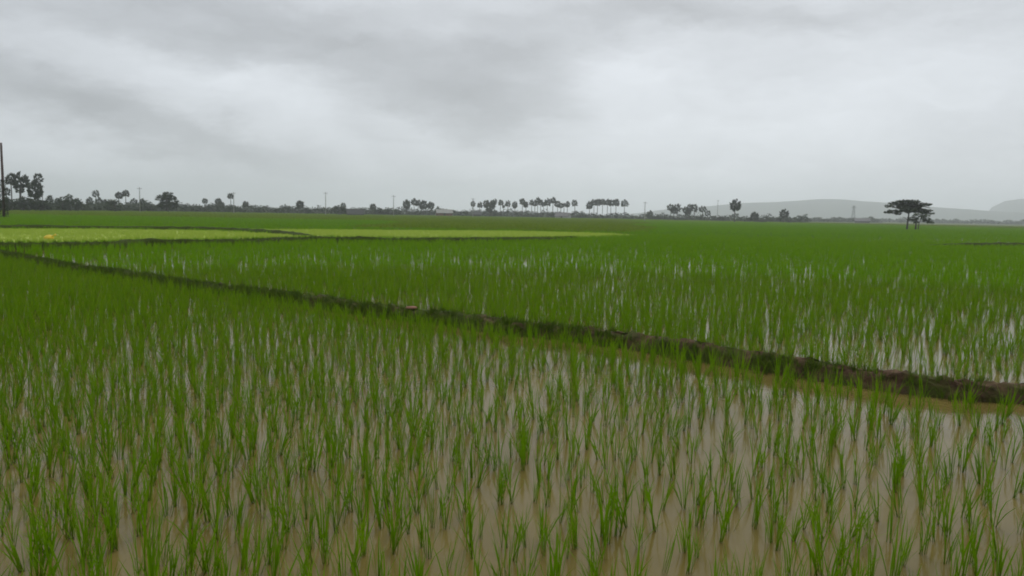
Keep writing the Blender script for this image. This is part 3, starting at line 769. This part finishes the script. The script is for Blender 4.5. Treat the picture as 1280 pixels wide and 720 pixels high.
# ------------------------------------------------------------------ poles, mast, houses
def utility_pole(px, top, base_py, label, group, h=9.0, dist=None):
    dist = dist or h * F0 / (base_py - top)
    tp = at_dist(px, top, dist); h = tp.z + .06
    o = empty('utility_pole', (tp.x, tp.y, -.06), .2); tag(o, label, 'pole', group)
    mb = MB(); mb.tube([(0, 0, -.2), (0, 0, h)], [.17, .11], 8); obj('shaft', mb.mesh('shaft', M_CONCRETE, True), o)
    mb = MB(); mb.box((-.8, -.16, h - .55), (.8, -.06, h - .43)); c = obj('crossarm', mb.mesh('crossarm', M_STEEL), o)
    for x_ in (-.7, .7):
        mb = MB(); mb.tube([(x_, -.11, h - .43), (x_, -.11, h - .33), (x_, -.11, h - .22)], [.05, .07, .03], 6); obj('insulator', mb.mesh('insulator', M_WALLWHITE), o)
    return o
gP = 'concrete power poles along the hedge'; lP = 'thin concrete power pole standing at the hedge among the palms'
QS = ((52.5, 232, 260), (292, 240, 267), (407, 240, 267), (492, 244, 271), (591.3, 247.5, 273))
for q, l_ in zip(QS, ('thin concrete power pole beside the heavy drooping palm', 'thin concrete power pole touching a tall palm with a small crown', 'thin bare concrete power pole between the lone palm and large dense bush', 'thin concrete power pole by the rounded shrub before the palm clump', 'thin concrete power pole rising through the first palm of the long row')): utility_pole(*q, l_, gP)
utility_pole(174.3, 234, 263, 'concrete power pole directly in front of the egg shaped tree', None)
utility_pole(806.5, 252, 279, 'pale concrete power pole with crossarm beside the ball headed palm', None)
utility_pole(897.5, 250, 277, 'dim thin power pole beyond the shaggy palms', None, dist=520)

tp = at_dist(1067.5, 257, 950); hm = tp.z + .06
o = empty('lattice_mast', (tp.x, tp.y, -.06)); tag(o, 'faint lattice mast standing on the plain below the ridge', 'mast')
def leg_pt(sx, sy, z): w = 2.0 - 1.6 * min(1, z / hm); return (sx * w, sy * w, z)
for sx, sy in ((1, 1), (1, -1), (-1, 1), (-1, -1)):
    mb = MB(); mb.tube([leg_pt(sx, sy, 0), leg_pt(sx, sy, hm * .6), leg_pt(sx, sy, hm)], [.16, .14, .12], 5); obj('leg', mb.mesh('leg', M_STEEL), o)
mb = MB()
for k in range(7):
    z0, z1 = hm * k / 7, hm * (k + 1) / 7
    cs = [(1, 1), (1, -1), (-1, -1), (-1, 1)]
    for i in range(4):
        a_, b_ = cs[i], cs[(i + 1) % 4]; mb.tube([leg_pt(*a_, z0), leg_pt(*b_, z1)], [.08, .08], 4); mb.tube([leg_pt(*b_, z0), leg_pt(*a_, z1)], [.08, .08], 4)
obj('bracing', mb.mesh('bracing', M_STEEL), o)
mb = MB(); mb.box((-2.6, -.15, hm * .86), (2.6, .15, hm * .89)); mb.box((-1.9, -.15, hm * .955), (1.9, .15, hm * .98)); obj('crossarm', mb.mesh('crossarm', M_STEEL), o)

# dark timber pole overgrown with creeper, in the near left
tp = at_dist(1.3, 178.5, 138); hp = tp.z + .06
o = empty('timber_pole', (tp.x, tp.y, -.06)); tag(o, 'tall dark brown timber pole with creeper around its foot, standing in the field', 'pole')
mb = MB(); mb.tube([(0, 0, -.2), (.03, 0, hp * .5), (-.02, 0, hp)], [.20, .18, .15], 10); obj('shaft', mb.mesh('shaft', M_POLEWOOD, True), o)
r = random.Random(3); mb = MB(); cs = []
for _ in range(950):
    z = r.random() ** 1.3 * 5.6; w = .28 + .36 * (1 - z / 5.6); a = r.uniform(0, 6.28); cs.append((math.cos(a) * w * r.uniform(.7, 1.1), math.sin(a) * w * r.uniform(.7, 1.1), z))
leaf_cloud(cs, .9, .11, mb, r); obj('creeper', mb.mesh('creeper', M_TREE), o)

def house(name, px, base_d, wpx, wall_h, roof_h, depth, wall_m, roof_m, label, rz=0.0, gable_m=None, over=.5, door=True):
    p = at_dist(px, 270, base_d); w = wpx / F0 * base_d
    ang = -math.atan2(p.x, p.y)
    o = empty(name, (p.x, p.y, -.06), ang + rz); tag(o, label, 'house' if name == 'house' else 'shed')
    hw, hd = w / 2 - over, depth / 2
    mb = MB(); mb.box((-hw, -hd, -.1), (hw, hd, wall_h)); obj('wall', mb.mesh('wall', wall_m), o)
    g_ = gable_m or wall_m
    for sx in (-1, 1):
        mb = MB(); x0, x1 = sx * (hw - .12), sx * (hw + .01)
        v = [(x0, -hd, wall_h + .003), (x0, hd, wall_h + .003), (x0, 0, wall_h + roof_h * .93), (x1, -hd, wall_h + .003), (x1, hd, wall_h + .003), (x1, 0, wall_h + roof_h * .93)]
        mb.add(v, [(0, 1, 2), (3, 5, 4), (0, 2, 5, 3), (1, 4, 5, 2), (0, 3, 4, 1)]); obj('gable', mb.mesh('gable', g_), o)
    for sy in (-1, 1):
        mb = MB(); e = hd + over; ze = wall_h - over * roof_h / hd * .8; t = .1; hx = hw + over
        v = [(-hx, sy * e, ze), (hx, sy * e, ze), (hx, sy * .002, wall_h + roof_h), (-hx, sy * .002, wall_h + roof_h)]
        v += [(a_, b_, c_ + t) for a_, b_, c_ in v]
        mb.add(v, [(0, 1, 2, 3), (7, 6, 5, 4), (0, 4, 5, 1), (1, 5, 6, 2), (2, 6, 7, 3), (3, 7, 4, 0)]); obj('roof', mb.mesh('roof', roof_m), o)
    if door:
        mb = MB(); mb.box((-.5, -hd - .05, 0), (.5, -hd - .004, min(2.0, wall_h - .1))); obj('door', mb.mesh('door', M_WALLDARK), o)
    return o
house('house', 555, 430, 21, 1.9, 1.7, 6, M_WALLRED, M_ROOFPALE, 'small red walled house with pale roof between palm clump and squat palm', .12)
house('house', 704, 430, 19, 1.3, 1.7, 5, M_WALLWHITE, M_ROOFGREY, 'small hut with grey roof and white end wall below the long palm row', -.35, M_WALLWHITE)
house('thatched_shed', 444, 350, 22, .9, 1.9, 5, M_WALLDARK, M_THATCH, 'dark thatched shed with low rounded roof beside the large dense bush', .1)
house('thatched_shed', 1078, 640, 17, 1.6, 1.8, 5, M_WALLDARK, M_ROOFGREY, 'dim low shed on the plain near the lattice mast', .1)
house('thatched_shed', 596, 455, 12, 1.4, 1.3, 5, M_WALLDARK, M_THATCH, 'long low dark shed at the start of the long palm row', 0)

# ------------------------------------------------------------------ small things
def lump(name, mat, size, seed, label, cat, loc):
    import bmesh
    bm = bmesh.new(); bmesh.ops.create_icosphere(bm, subdivisions=3, radius=1); r = random.Random(seed)
    ph = [(Vector((r.gauss(0, 1), r.gauss(0, 1), r.gauss(0, 1))) * 2.2, r.uniform(0, 6)) for _ in range(6)]
    for v in bm.verts:
        k = 1 + sum(.06 * math.sin(v.co.dot(a_) + b_) for a_, b_ in ph)
        v.co = Vector((v.co.x * size[0], v.co.y * size[1], max(-.35, v.co.z) * size[2])) * k
    me = bpy.data.meshes.new(name); bm.to_mesh(me); bm.free(); me.materials.append(mat)
    me.polygons.foreach_set('use_smooth', [True] * len(me.polygons))
    return tag(obj(name, me, None, loc), label, cat)
p = ground(520, 393); ky = float(bank_y(p.x))
lump('clay_clod', M_CLOD, (.10, .07, .035), 2, 'small reddish clod of clay lying on the grassy bank', 'clod', (p.x, ky, .20))
p = gp(61, 296, .25)
o = lump('yellow_sack', M_YELLOW, (.24, .18, .15), 4, 'bright yellow sack left in the pale seedbed', 'sack', (p.x, p.y, .20))
mb = MB(); mb.tube([(.17, 0, .08), (.27, .01, .13), (.36, .03, .17)], [.05, .025, .07], 8); obj('tied_neck', mb.mesh('tied_neck', M_YELLOW, True), o)

# ------------------------------------------------------------------ misty air
hz = bpy.data.materials.new('mist'); hz.use_nodes = True; nt = hz.node_tree; nt.nodes.clear()
pv = nt.nodes.new('ShaderNodeVolumePrincipled'); pv.inputs['Color'].default_value = (.93, .97, 1, 1); pv.inputs['Density'].default_value = .00037; pv.inputs['Anisotropy'].default_value = .62
ou = nt.nodes.new('ShaderNodeOutputMaterial'); nt.links.new(pv.outputs[0], ou.inputs['Volume'])
mb = MB(); E = EXT + 300; mb.box((-E, -E, -1.2), (E, E, 150)); o = obj('haze', mb.mesh('haze', hz)); tag(o, 'thin pale rain mist lying over the whole plain', 'haze', kind='stuff')
